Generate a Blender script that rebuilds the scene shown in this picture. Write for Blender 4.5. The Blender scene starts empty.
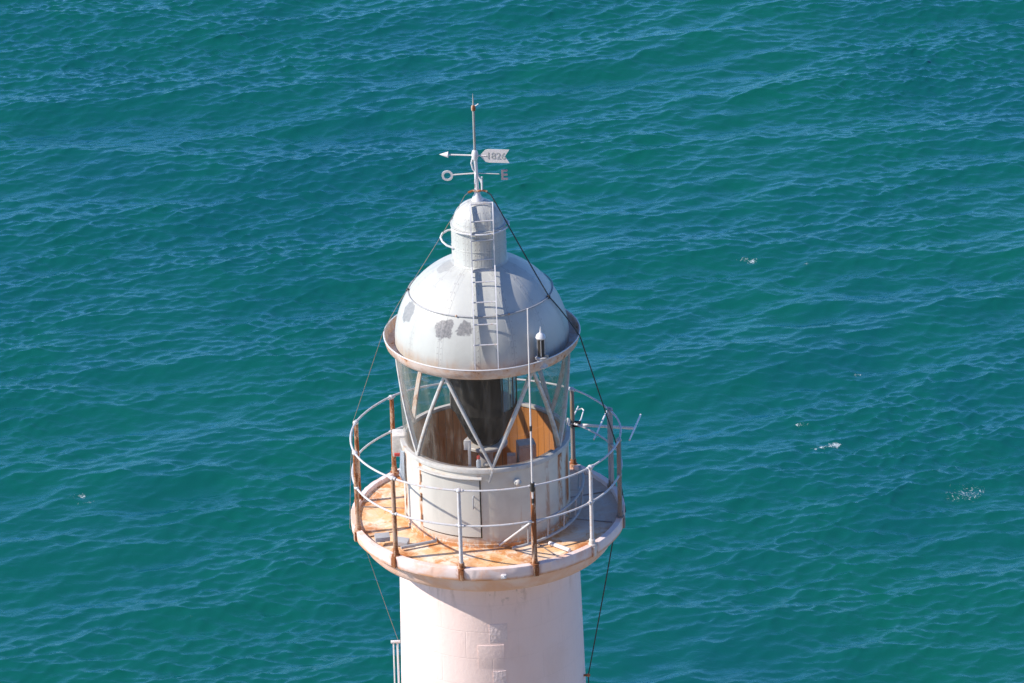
import bpy, bmesh, math, random
import numpy as np
from mathutils import Vector, Matrix
random.seed(7)
R_ = math.radians
PI = math.pi
S = bpy.context.scene

# ---------------------------------------------------------------- camera
cam_d = bpy.data.cameras.new('camera'); cam = bpy.data.objects.new('camera', cam_d)
S.collection.objects.link(cam); S.camera = cam
cam_d.lens = 154.7; cam_d.sensor_width = 36.0; cam_d.clip_start = 0.5; cam_d.clip_end = 20000
pit, yaw, rol = R_(23.2809), R_(0.4217), R_(1.75)
f = Vector((math.cos(pit)*math.sin(yaw), math.cos(pit)*math.cos(yaw), -math.sin(pit)))
rt = f.cross(Vector((0, 0, 1))).normalized(); up = rt.cross(f)
r2 = rt*math.cos(rol)-up*math.sin(rol); u2 = up*math.cos(rol)+rt*math.sin(rol)
M = Matrix((r2, u2, -f)).transposed().to_4x4(); M.translation = Vector((0, -45.5, 21.7))
cam.matrix_world = M

# ---------------------------------------------------------------- sky, sun, exposure
SUN_AZ = R_(-83)          # measured from the direction towards the camera, negative = left
SUN_EL = R_(37.5)
sdir = Vector((math.sin(SUN_AZ)*math.cos(SUN_EL), -math.cos(SUN_AZ)*math.cos(SUN_EL), math.sin(SUN_EL)))
W = bpy.data.worlds.new('World'); S.world = W; W.use_nodes = True
wn = W.node_tree; bg = wn.nodes['Background']
sky = wn.nodes.new('ShaderNodeTexSky'); sky.sky_type = 'NISHITA'; sky.sun_disc = False
sky.sun_elevation = SUN_EL
sky.sun_rotation = math.atan2(sdir.x, sdir.y)     # azimuth clockwise from +Y
sky.altitude = 600; sky.air_density = 0.75; sky.dust_density = 0.2; sky.ozone_density = 4.0
tint = wn.nodes.new('ShaderNodeMix'); tint.data_type = 'RGBA'; tint.blend_type = 'MULTIPLY'; tint.inputs[0].default_value = 1
tint.inputs[7].default_value = (.80, 1.0, 1.24, 1)
wn.links.new(sky.outputs[0], tint.inputs[6]); wn.links.new(tint.outputs[2], bg.inputs[0]); bg.inputs[1].default_value = 0.125
sl = bpy.data.lights.new('sun', 'SUN'); sl.energy = 4.3; sl.angle = R_(0.53); sl.color = (1.0, 0.92, 0.82)
so = bpy.data.objects.new('sun', sl); S.collection.objects.link(so)
so.rotation_euler = sdir.to_track_quat('Z', 'Y').to_euler()
S.view_settings.view_transform = 'Standard'; S.view_settings.look = 'None'
S.view_settings.exposure = 0.50; S.view_settings.gamma = 1.0

# ---------------------------------------------------------------- helpers
def finish(o, smooth=True, ang=38):
    me = o.data
    if smooth:
        bm = bmesh.new(); bm.from_mesh(me)
        bmesh.ops.recalc_face_normals(bm, faces=bm.faces)
        for fc in bm.faces: fc.smooth = True
        for e in bm.edges:
            if len(e.link_faces) == 2 and e.calc_face_angle(0) > R_(ang): e.smooth = False
        bm.to_mesh(me); bm.free()

def obj(name, bm, mat, parent=None, smooth=True, ang=38):
    me = bpy.data.meshes.new(name); bm.to_mesh(me); bm.free()
    o = bpy.data.objects.new(name, me); S.collection.objects.link(o)
    me.materials.append(mat)
    if parent is not None: o.parent = parent
    finish(o, smooth, ang)
    return o

def tag(o, label, cat, group=None):
    o['label'] = label; o['category'] = cat
    if group: o['group'] = group
    return o

def thing(name, label, cat, group=None, loc=(0, 0, 0)):
    o = bpy.data.objects.new(name, None); S.collection.objects.link(o)
    o.location = loc; o.empty_display_size = 0.2
    return tag(o, label, cat, group)

def pol(r, deg, z):
    a = R_(deg); return Vector((r*math.sin(a), -r*math.cos(a), z))

def lathe(bm, prof, n=96, a0=0.0, a1=360.0, close=False, cx=0, cy=0):
    """revolve (r,z) profile; azimuth 0 = towards camera"""
    full = abs(a1-a0-360) < 1e-6
    cols = []
    m = n if full else n+1
    for i in range(m):
        a = a0+(a1-a0)*i/n
        cols.append([bm.verts.new(pol(r, a, z)+Vector((cx, cy, 0))) for r, z in prof])
    k = len(prof)
    for i in range(n):
        A, B = cols[i], cols[(i+1) % m]
        for j in range(k if close else k-1):
            vs = [A[j], B[j], B[(j+1) % k], A[(j+1) % k]]
            try: bm.faces.new(vs)
            except ValueError: pass
    if not full and close:
        bm.faces.new(cols[0]); bm.faces.new(cols[-1][::-1])
    bmesh.ops.remove_doubles(bm, verts=bm.verts, dist=1e-5)
    return bm

def tube(bm, pts, r, n=8, closed=False, caps=True):
    pts = [Vector(p) for p in pts]
    N = len(pts); rings = []
    prev = None
    for i, p in enumerate(pts):
        if closed: t = (pts[(i+1) % N]-pts[i-1]).normalized()
        else: t = (pts[min(i+1, N-1)]-pts[max(i-1, 0)]).normalized()
        if prev is None:
            ref = Vector((0, 0, 1)) if abs(t.z) < .9 else Vector((1, 0, 0))
            u = t.cross(ref).normalized()
        else:
            u = (prev-t*prev.dot(t)).normalized()
        prev = u; v = t.cross(u)
        rr = r[i] if isinstance(r, (list, tuple)) else r
        rings.append([bm.verts.new(p+(u*math.cos(2*PI*k/n)+v*math.sin(2*PI*k/n))*rr) for k in range(n)])
    for i in range(N if closed else N-1):
        A, B = rings[i], rings[(i+1) % N]
        for k in range(n): bm.faces.new([A[k], A[(k+1) % n], B[(k+1) % n], B[k]])
    if caps and not closed:
        bm.faces.new(rings[0][::-1]); bm.faces.new(rings[-1])
    return bm

def box(bm, c, ax, ay, az, bev=0.0):
    """oriented box, half-axes as vectors"""
    c = Vector(c); ax, ay, az = Vector(ax), Vector(ay), Vector(az)
    vs = [bm.verts.new(c+ax*i+ay*j+az*k) for i in (-1, 1) for j in (-1, 1) for k in (-1, 1)]
    fs = []
    for q in ((0, 1, 3, 2), (4, 6, 7, 5), (0, 4, 5, 1), (2, 3, 7, 6), (0, 2, 6, 4), (1, 5, 7, 3)):
        fs.append(bm.faces.new([vs[i] for i in q]))
    if bev:
        es = list({e for fc in fs for e in fc.edges})
        bmesh.ops.bevel(bm, geom=es, offset=bev, segments=2, affect='EDGES', profile=.6)
    return bm

def sphere(bm, c, r, sz=1.0, u=16, v=10):
    m = Matrix.Translation(Vector(c)) @ Matrix.Diagonal((r, r, r*sz, 1))
    bmesh.ops.create_uvsphere(bm, u_segments=u, v_segments=v, radius=1, matrix=m)
    return bm

def flatpath(bm, pts, side, w, d):
    """flat bar: centre line pts, width w along side vector, depth d along the outward normal list"""
    rings = []
    N = len(pts)
    for i, p in enumerate(pts):
        p = Vector(p); t = (Vector(pts[min(i+1, N-1)])-Vector(pts[max(i-1, 0)])).normalized()
        s = Vector(side).normalized(); nrm = t.cross(s).normalized(); s = nrm.cross(t).normalized()
        rings.append([bm.verts.new(p+s*a*w/2+nrm*b*d/2) for a, b in ((-1, -1), (1, -1), (1, 1), (-1, 1))])
    for i in range(N-1):
        for k in range(4): bm.faces.new([rings[i][k], rings[i][(k+1) % 4], rings[i+1][(k+1) % 4], rings[i+1][k]])
    bm.faces.new(rings[0][::-1]); bm.faces.new(rings[-1])
    return bm

# ---------------------------------------------------------------- materials
def nodes(name):
    m = bpy.data.materials.new(name); m.use_nodes = True
    t = m.node_tree; b = t.nodes['Principled BSDF']
    return m, t, b

class G:
    """tiny node-graph helper"""
    def __init__(s, t): s.t = t
    def n(s, ty, **kw):
        x = s.t.nodes.new(ty)
        for k, v in kw.items(): setattr(x, k, v)
        return x
    def l(s, a, b): s.t.links.new(a, b)
    def coord(s):
        return s.n('ShaderNodeTexCoord').outputs['Object']
    def noise(s, vec, scale, detail=6, rough=.6, stretch=None, dist=0.0, off=0.0):
        mp = s.n('ShaderNodeMapping'); s.l(vec, mp.inputs[0])
        mp.inputs['Location'].default_value = (off, off*1.7, off*.6)
        if stretch: mp.inputs['Scale'].default_value = stretch
        x = s.n('ShaderNodeTexNoise'); s.l(mp.outputs[0], x.inputs['Vector'])
        x.inputs['Scale'].default_value = scale; x.inputs['Detail'].default_value = detail
        x.inputs['Roughness'].default_value = rough; x.inputs['Distortion'].default_value = dist
        return x.outputs['Fac']
    def ramp(s, v, a, b, lo=0.0, hi=1.0):
        x = s.n('ShaderNodeMapRange', interpolation_type='SMOOTHSTEP')
        s.l(v, x.inputs['Value']); x.inputs['From Min'].default_value = a; x.inputs['From Max'].default_value = b
        x.inputs['To Min'].default_value = lo; x.inputs['To Max'].default_value = hi
        return x.outputs['Result']
    def math(s, op, a, b=None, c=None):
        x = s.n('ShaderNodeMath', operation=op)
        for i, v in enumerate((a, b, c)):
            if v is None: continue
            if isinstance(v, (int, float)): x.inputs[i].default_value = v
            else: s.l(v, x.inputs[i])
        return x.outputs[0]
    def mix(s, fac, a, b):
        x = s.n('ShaderNodeMix', data_type='RGBA')
        if isinstance(fac, (int, float)): x.inputs['Factor'].default_value = fac
        else: s.l(fac, x.inputs['Factor'])
        for i, v in ((6, a), (7, b)):
            if isinstance(v, tuple): x.inputs[i].default_value = (*v, 1)
            else: s.l(v, x.inputs[i])
        return x.outputs[2]
    def bump(s, h, strength, dist=.01, prev=None):
        x = s.n('ShaderNodeBump'); s.l(h, x.inputs['Height'])
        x.inputs['Strength'].default_value = strength; x.inputs['Distance'].default_value = dist
        if prev is not None: s.l(prev, x.inputs['Normal'])
        return x.outputs[0]

RUST_A, RUST_B = (.36, .12, .035), (.15, .05, .02)
def paint(name, col, rust=.3, scale=6, vstreak=False, dirt=.25, rough=.5, spec=.4, bumpy=.25, dirtcol=None):
    """weathered paint: rust = share of the surface that shows rust (0..1)"""
    m, t, b = nodes(name); g = G(t); v = g.coord()
    st = (1, 1, .22) if vstreak else (1, 1, 1)
    n1 = g.noise(v, scale, 8, .68, st, .4, random.random()*9)
    n2 = g.noise(v, scale*4, 6, .7, None, 0, random.random()*9)
    mixn = g.math('ADD', g.math('MULTIPLY', n1, .75), g.math('MULTIPLY', n2, .25))
    th = .70-rust*.40
    fac = g.ramp(mixn, th, th+.07)
    stain = g.ramp(mixn, th-.10, th+.02, 0, .55 if rust > .02 else 0)
    dn = g.noise(v, scale*.6, 7, .7, st, .2, 4)
    dcol = dirtcol or tuple(c*.62 for c in col)
    base = g.mix(g.ramp(dn, .42, .72, 0, dirt*2), col, dcol)
    base = g.mix(stain, base, (min(1, col[0]*.9+.05), .42*col[1]+.1, .22*col[2]+.04))
    rc = g.mix(n2, RUST_B, RUST_A)
    base = g.mix(g.ramp(n2, .35, .62), base, base) if False else base
    if rust > .005: base = g.mix(fac, base, rc)
    g.l(base, b.inputs['Base Color'])
    rr = g.math('ADD', g.math('MULTIPLY', fac, .35), rough)
    g.l(rr, b.inputs['Roughness'])
    b.inputs['Specular IOR Level'].default_value = spec
    h = g.math('ADD', g.math('MULTIPLY', n2, .6), g.math('MULTIPLY', fac, -.5))
    g.l(g.bump(h, bumpy, .006), b.inputs['Normal'])
    return m

M_WHITE = paint('white_paint', (.72, .71, .71), .05, 9, False, .12)
M_RAILW = paint('white_rail_paint', (.64, .63, .64), .20, 22, False, .15)
M_RUSTW = paint('rusty_white_paint', (.72, .66, .62), .42, 10, True, .3)
M_RUSTY = paint('rusted_iron', (.55, .42, .34), .62, 12, True, .4)
M_GREYP = paint('grey_paint', (.42, .42, .43), .10, 12, True, .3)
M_BROWNG = paint('brown_grey_iron', (.27, .23, .22), .34, 10, True, .4)
M_BAR = paint('glazing_bar_paint', (.60, .59, .57), .22, 18, False, .4)
M_SILL = paint('sill_paint', (.60, .58, .54), .22, 10, False, .3)
M_GUTTER = paint('gutter_paint', (.68, .55, .48), .32, 6, False, .5, dirtcol=(.44, .27, .19))
M_DARK = paint('dark_bronze', (.045, .04, .035), .10, 12, False, .2, .45)
M_MAST = paint('grey_mast_steel', (.36, .37, .35), .20, 14, True, .3, .45)
M_VANE = paint('vane_white_paint', (.72, .68, .66), .06, 20, False, .15)

def mat_simple(name, col, rough=.6, metallic=0.0, nz=.12, sc=20):
    m, t, b = nodes(name); g = G(t); v = g.coord()
    n = g.noise(v, sc, 5, .6)
    g.l(g.mix(g.ramp(n, .3, .7), tuple(c*(1-nz) for c in col), tuple(min(1, c*(1+nz)) for c in col)), b.inputs['Base Color'])
    b.inputs['Roughness'].default_value = rough; b.inputs['Metallic'].default_value = metallic
    return m
M_CABLE = mat_simple('dark_cable', (.035, .045, .045), .6)
M_BLACK = mat_simple('black_cloth', (.006, .005, .005), .9, 0, .3, 8)
M_LETTER = mat_simple('grey_number_paint', (.42, .43, .41), .6)
M_AERIAL = mat_simple('bright_white_alloy', (.84, .80, .76), .4)
M_PLUM = mat_simple('plum_letter', (.36, .29, .32), .6)  # plum tone of the E alone, darker than the other letters
M_RED = mat_simple('red_plastic', (.62, .07, .06), .5)
M_CLOTH = mat_simple('pale_blue_cloth', (.62, .68, .74), .8)
M_BOXP = mat_simple('cream_enamel', (.70, .66, .60), .5)

# tower stone, white wash with a touch of pink, block joints, stains
def mat_tower():
    m, t, b = nodes('whitewashed_masonry'); g = G(t); v = g.coord()
    sx = g.n('ShaderNodeSeparateXYZ'); g.l(v, sx.inputs[0])
    ang = g.math('ARCTAN2', sx.outputs[0], g.math('MULTIPLY', sx.outputs[1], -1))
    cv = g.n('ShaderNodeCombineXYZ'); g.l(g.math('MULTIPLY', ang, 1.08), cv.inputs[0]); g.l(sx.outputs[2], cv.inputs[1])
    br = g.n('ShaderNodeTexBrick'); g.l(cv.outputs[0], br.inputs['Vector'])
    br.inputs['Scale'].default_value = 1.0; br.inputs['Brick Width'].default_value = .62
    br.inputs['Row Height'].default_value = .335; br.inputs['Mortar Size'].default_value = .008
    br.inputs['Mortar Smooth'].default_value = .7
    n1 = g.noise(v, 3.0, 8, .7, (1, 1, .45), .3); n2 = g.noise(v, 22, 6, .7); n3 = g.noise(v, 1.3, 5, .6, None, .5, 3)
    col = g.mix(g.ramp(n1, .4, .75, 0, .5), (.89, .71, .655), (.85, .64, .58))
    col = g.mix(g.ramp(n3, .52, .78, 0, .25), col, (.70, .50, .40))
    # rusty run-off below the cornice
    zr = g.ramp(sx.outputs[2], -.95, -.42)
    st = g.ramp(g.noise(v, 7, 6, .7, (1, 1, .18), .2, 6), .50, .72)
    col = g.mix(g.math('MULTIPLY', g.math('MULTIPLY', zr, st), .6), col, (.34, .23, .17))
    # worn patch near the top under the cornice
    pn = g.ramp(g.noise(v, 9, 7, .75, None, .6, 11), .55, .63)
    pz = g.ramp(sx.outputs[2], -.80, -.50); px = g.ramp(g.math('ABSOLUTE', g.math('SUBTRACT', ang, .18)), .30, .12)
    col = g.mix(g.math('MULTIPLY', g.math('MULTIPLY', pn, pz), g.math('MULTIPLY', px, .5)), col, (.30, .25, .22))
    col = g.mix(g.math('MULTIPLY', br.outputs['Fac'], .06), col, (.45, .38, .34))
    g.l(col, b.inputs['Base Color']); b.inputs['Roughness'].default_value = .75
    b.inputs['Specular IOR Level'].default_value = .25
    h = g.math('SUBTRACT', g.math('MULTIPLY', n2, .5), g.math('MULTIPLY', br.outputs['Fac'], .16))
    g.l(g.bump(h, .40, .02), b.inputs['Normal'])
    return m
M_TOWER = mat_tower()

def mat_stone_patch():
    m, t, b = nodes('rough_block_face'); g = G(t); v = g.coord()
    n2 = g.noise(v, 26, 6, .7); n1 = g.noise(v, 6, 6, .7)
    g.l(g.mix(g.ramp(n1, .4, .7, 0, .7), (.84, .70, .67), (.76, .61, .57)), b.inputs['Base Color'])
    b.inputs['Roughness'].default_value = .8
    vo = g.n('ShaderNodeTexVoronoi'); g.l(v, vo.inputs['Vector']); vo.inputs['Scale'].default_value = 30
    h = g.math('ADD', g.math('MULTIPLY', n2, .8), g.math('MULTIPLY', vo.outputs['Distance'], .6))
    g.l(g.bump(h, .45, .016), b.inputs['Normal'])
    return m
M_PATCH = mat_stone_patch()

# gallery slab: whitewashed with rust bleeding, deck orange
def mat_slab():
    m, t, b = nodes('stained_gallery_slab'); g = G(t); v = g.coord()
    sx = g.n('ShaderNodeSeparateXYZ'); g.l(v, sx.inputs[0])
    n1 = g.noise(v, 5, 8, .7, (1, 1, .5), .3, 2); n2 = g.noise(v, 24, 5, .7); n3 = g.noise(v, 2.2, 6, .6, None, .5, 8)
    col = g.mix(g.ramp(n1, .45, .75, 0, .6), (.83, .69, .65), (.76, .57, .50))
    col = g.mix(g.ramp(n3, .46, .62, 0, .6), col, (.78, .42, .25))
    und = g.ramp(sx.outputs[2], -.08, -.16)
    col = g.mix(g.math('MULTIPLY', und, g.ramp(n3, .30, .60, .15, .75)), col, (.78, .46, .30))
    # rust line low on the fascia
    band = g.math('MULTIPLY', g.ramp(sx.outputs[2], -.16, -.10), g.ramp(sx.outputs[2], -.05, -.09))
    col = g.mix(g.math('MULTIPLY', band, g.ramp(n1, .32, .55, .25, .85)), col, (.62, .27, .10))
    col = g.mix(g.ramp(n2, .66, .74, 0, .5), col, (.30, .13, .06))
    ang = g.math('ARCTAN2', sx.outputs[0], g.math('MULTIPLY', sx.outputs[1], -1))
    for a in (138.5, 110.5, 78.5, 49, 19.1, -11.8, -43.0, -74, -105.5, -135.5):
        d = g.math('ABSOLUTE', g.math('SUBTRACT', ang, R_(a)))
        mk = g.math('MULTIPLY', g.ramp(d, .055, .012), g.ramp(g.noise(v, 14, 7, .75, (1, 1, .4), .6, a), .38, .56))
        mk = g.math('MULTIPLY', mk, g.ramp(sx.outputs[2], -.20, -.06))
        col = g.mix(g.math('MULTIPLY', mk, .85), col, (.40, .14, .05))
    g.l(col, b.inputs['Base Color']); b.inputs['Roughness'].default_value = .7; b.inputs['Specular IOR Level'].default_value = .25
    g.l(g.bump(g.math('ADD', n2, n1), .35, .01), b.inputs['Normal'])
    return m
M_SLAB = mat_slab()
def mat_deck():
    m, t, b = nodes('rust_stained_deck'); g = G(t); v = g.coord()
    n1 = g.noise(v, 2.6, 8, .68, None, .8, 5); n2 = g.noise(v, 17, 6, .7, None, .3); n3 = g.noise(v, 6, 7, .7, None, .6, 9)
    sx = g.n('ShaderNodeSeparateXYZ'); g.l(v, sx.inputs[0])
    rr = g.math('SQRT', g.math('ADD', g.math('MULTIPLY', sx.outputs[0], sx.outputs[0]), g.math('MULTIPLY', sx.outputs[1], sx.outputs[1])))
    col = g.mix(g.ramp(n1, .36, .58), (.84, .73, .60), (.82, .50, .25))
    col = g.mix(g.ramp(n3, .51, .62, 0, .85), col, (.62, .25, .07))
    col = g.mix(g.ramp(n2, .60, .74, 0, .8), col, (.30, .11, .04))
    wall = g.math('MULTIPLY', g.ramp(rr, 1.16, .96), g.ramp(n3, .38, .55))
    col = g.mix(g.math('MULTIPLY', wall, .8), col, (.60, .24, .07))
    an2 = g.math('ARCTAN2', sx.outputs[0], g.math('MULTIPLY', sx.outputs[1], -1))
    for a in (49, 19.1, -11.8, -43.0, -74, -105.5, -135.5):
        d = g.math('ABSOLUTE', g.math('SUBTRACT', an2, R_(a)))
        mk = g.math('MULTIPLY', g.ramp(d, .13, .02), g.math('MULTIPLY', g.ramp(rr, 1.18, 1.42), g.ramp(n3, .34, .56)))
        col = g.mix(mk, col, (.46, .16, .05))
    edge = g.math('MULTIPLY', g.ramp(rr, 1.36, 1.45), g.ramp(n2, .38, .60))
    col = g.mix(g.math('MULTIPLY', edge, .7), col, (.50, .22, .09))
    east = g.math('MULTIPLY', g.ramp(sx.outputs[0], .75, 1.05), g.ramp(sx.outputs[1], -.75, -.35))
    col = g.mix(g.math('MULTIPLY', east, .75), col, (.50, .42, .37))
    g.l(col, b.inputs['Base Color']); b.inputs['Roughness'].default_value = .7; b.inputs['Specular IOR Level'].default_value = .25
    g.l(g.bump(g.math('ADD', n2, n3), .4, .012), b.inputs['Normal'])
    return m
M_DECK = mat_deck()

def mat_wall():
    m, t, b = nodes('lantern_wall_paint'); g = G(t); v = g.coord()
    sx = g.n('ShaderNodeSeparateXYZ'); g.l(v, sx.inputs[0])
    ang = g.math('ARCTAN2', sx.outputs[0], g.math('MULTIPLY', sx.outputs[1], -1))
    n1 = g.noise(v, 7, 8, .7, (1, 1, .12), .1, 3); n2 = g.noise(v, 20, 6, .7); n3 = g.noise(v, 3, 6, .6, None, .4)
    col = g.mix(g.ramp(n3, .4, .7, 0, .6), (.67, .635, .56), (.55, .50, .43))
    # rust running down in narrow streaks, strongest near the seams
    streak = g.ramp(n1, .56, .68)
    col = g.mix(g.math('MULTIPLY', streak, .45), col, (.52, .30, .16))
    for a, w, k in ((1.07, .09, 1.0), (1.27, .10, .9), (-.90, .06, 1.0), (-1.30, .08, .9), (.80, .05, .6), (-.10, .04, .5)):
        d = g.math('ABSOLUTE', g.math('SUBTRACT', ang, a))
        mk = g.math('MULTIPLY', g.ramp(d, w, w*.25), g.ramp(g.noise(v, 9, 7, .7, (1, 1, .35), .6, a*3), .42, .56, 0, k))
        col = g.mix(mk, col, (.42, .17, .06))
    low = g.math('MULTIPLY', g.ramp(sx.outputs[2], .17, .03), g.ramp(n2, .35, .56))
    col = g.mix(low, col, (.60, .27, .10))
    g.l(col, b.inputs['Base Color']); b.inputs['Roughness'].default_value = .5; b.inputs['Specular IOR Level'].default_value = .4
    g.l(g.bump(n2, .2, .006), b.inputs['Normal'])
    return m
M_WALL = mat_wall()
M_DOOR = paint('door_paint', (.60, .58, .53), .06, 6, True, .15)

def mat_dome():
    m, t, b = nodes('dome_sheet_paint'); g = G(t); v = g.coord()
    sx = g.n('ShaderNodeSeparateXYZ'); g.l(v, sx.inputs[0])
    ang = g.math('ARCTAN2', sx.outputs[0], g.math('MULTIPLY', sx.outputs[1], -1))
    n1 = g.noise(v, 3, 7, .65, None, .4, 1); n2 = g.noise(v, 26, 5, .7); n3 = g.noise(v, 8, 7, .7, (1, 1, .3), .2, 4)
    col = g.mix(g.ramp(n1, .42, .72, 0, .7), (.52, .525, .49), (.44, .445, .41))
    col = g.mix(g.ramp(n3, .56, .72, 0, .45), col, (.47, .45, .42))
    low = g.math('MULTIPLY', g.ramp(sx.outputs[2], 2.36, 2.21), g.ramp(n3, .40, .6))
    col = g.mix(g.math('MULTIPLY', low, .55), col, (.50, .36, .24))
    # bare metal patches where paint has flaked off
    for P, rad, kk in (((-.417, -.778, 2.635), .112, 1.0), ((-.185, -.852, 2.658), .08, .9), ((-.816, -.311, 2.656), .12, .75), ((-.375, -.104, 3.109), .11, .4), ((-.50, -.73, 2.49), .02, .6), ((-.30, -.80, 2.55), .022, .5)):
        vd = g.n('ShaderNodeVectorMath', operation='DISTANCE'); g.l(v, vd.inputs[0]); vd.inputs[1].default_value = P
        nn = g.noise(v, 13, 5, .6, None, .3, P[0]*5)
        d = g.math('ADD', vd.outputs['Value'], g.math('MULTIPLY', g.math('SUBTRACT', nn, .5), .16))
        pc = g.mix(g.ramp(g.noise(v, 40, 4, .6, None, 0, 2), .4, .6), (.17, .17, .17), (.25, .24, .235))
        col = g.mix(g.ramp(d, rad+.014, rad-.010, 0, kk), col, pc)
    # vertical sheet seams with rivets
    per = 2*PI/14
    a2 = g.math('SUBTRACT', g.math('ABSOLUTE', g.math('SUBTRACT', g.math('FRACT', g.math('ADD', g.math('DIVIDE', ang, per), 20.17)), .5)), 0)
    rr = g.math('SQRT', g.math('ADD', g.math('MULTIPLY', sx.outputs[0], sx.outputs[0]), g.math('MULTIPLY', sx.outputs[1], sx.outputs[1])))
    dist = g.math('MULTIPLY', g.math('MULTIPLY', g.math('SUBTRACT', .5, a2), per), rr)      # metres from seam
    seam = g.ramp(dist, .006, .002)
    col = g.mix(g.math('MULTIPLY', seam, .55), col, (.33, .32, .32))
    fr = g.math('ABSOLUTE', g.math('SUBTRACT', g.math('FRACT', g.math('MULTIPLY', sx.outputs[2], 15)), .5))
    rv = g.math('MULTIPLY', g.ramp(fr, .13, .07), g.ramp(g.math('ABSOLUTE', g.math('SUBTRACT', dist, .022)), .009, .004))
    col = g.mix(g.math('MULTIPLY', rv, .4), col, (.30, .27, .25))
    g.l(col, b.inputs['Base Color']); b.inputs['Roughness'].default_value = .42; b.inputs['Specular IOR Level'].default_value = .45
    h = g.math('ADD', g.math('ADD', g.math('MULTIPLY', n2, .12), g.math('MULTIPLY', n1, 1.2)), g.math('ADD', g.ramp(dist, .05, .04, 0, .5), rv))
    g.l(g.bump(h, .35, .008), b.inputs['Normal'])
    return m
M_DOME = mat_dome()

def mat_wood():
    m, t, b = nodes('varnished_boards'); g = G(t); v = g.coord()
    sx = g.n('ShaderNodeSeparateXYZ'); g.l(v, sx.inputs[0])
    ang = g.math('ARCTAN2', sx.outputs[0], sx.outputs[1])
    fr = g.math('FRACT', g.math('MULTIPLY', ang, 9.5))
    fl = g.math('FLOOR', g.math('MULTIPLY', ang, 9.5))
    wn_ = g.n('ShaderNodeTexWhiteNoise', noise_dimensions='1D'); g.l(fl, wn_.inputs['W'])
    n1 = g.noise(v, 8, 7, .7, (1, 1, .08), .2); n2 = g.noise(v, 3, 6, .7)
    col = g.mix(n1, (.50, .19, .045), (.68, .30, .075))
    col = g.mix(g.math('MULTIPLY', wn_.outputs['Value'], .45), col, (.36, .15, .05))
    col = g.mix(g.ramp(n2, .55, .7, 0, .4), col, (.20, .09, .04))
    col = g.mix(g.ramp(g.math('ABSOLUTE', g.math('SUBTRACT', fr, .5)), .465, .49), col, (.05, .025, .015))
    g.l(col, b.inputs['Base Color']); b.inputs['Roughness'].default_value = .5
    return m
M_WOOD = mat_wood()

def mat_glass(name, tint, gloss=.9, dust=.10, dustcol=(.5, .45, .38)):
    m, t, b = nodes(name); g = G(t); t.nodes.remove(b)
    out = t.nodes['Material Output']; v = g.coord()
    tr = g.n('ShaderNodeBsdfTransparent'); tr.inputs[0].default_value = (*tint, 1)
    gl = g.n('ShaderNodeBsdfGlossy'); gl.inputs['Roughness'].default_value = .04; gl.inputs[0].default_value = (gloss, gloss, gloss, 1)
    df = g.n('ShaderNodeBsdfDiffuse'); df.inputs[0].default_value = (*dustcol, 1)
    ge = g.n('ShaderNodeNewGeometry'); dt = g.n('ShaderNodeVectorMath', operation='DOT_PRODUCT')
    g.l(ge.outputs['Normal'], dt.inputs[0]); g.l(ge.outputs['Incoming'], dt.inputs[1])
    c5 = g.math('POWER', g.math('SUBTRACT', 1.0, g.math('ABSOLUTE', dt.outputs['Value'])), 4)
    frs = g.math('ADD', g.math('MULTIPLY', c5, .95), .04)
    bmp = g.bump(g.noise(v, 2.2, 3, .5), .06, .05)
    g.l(bmp, gl.inputs['Normal'])
    m1 = g.n('ShaderNodeMixShader'); g.l(frs, m1.inputs[0]); g.l(tr.outputs[0], m1.inputs[1]); g.l(gl.outputs[0], m1.inputs[2])
    m2 = g.n('ShaderNodeMixShader'); rim = g.ramp(dt.outputs['Value'] if False else g.math('ABSOLUTE', dt.outputs['Value']), .75, .25)
    g.l(g.math('ADD', g.ramp(g.noise(v, 5, 8, .75, (1, 1, .22), .5), .44, .70, dust*.12, dust*2.2), g.math('MULTIPLY', rim, dust*2)), m2.inputs[0])
    g.l(m1.outputs[0], m2.inputs[1]); g.l(df.outputs[0], m2.inputs[2])
    g.l(m2.outputs[0], out.inputs['Surface'])
    return m
M_GLASS = mat_glass('dusty_lantern_glass', (.95, .94, .92), .85, .09)
M_LENS = mat_glass('lens_glass', (.62, .78, .76), 1, .10, (.35, .42, .42))

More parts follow.
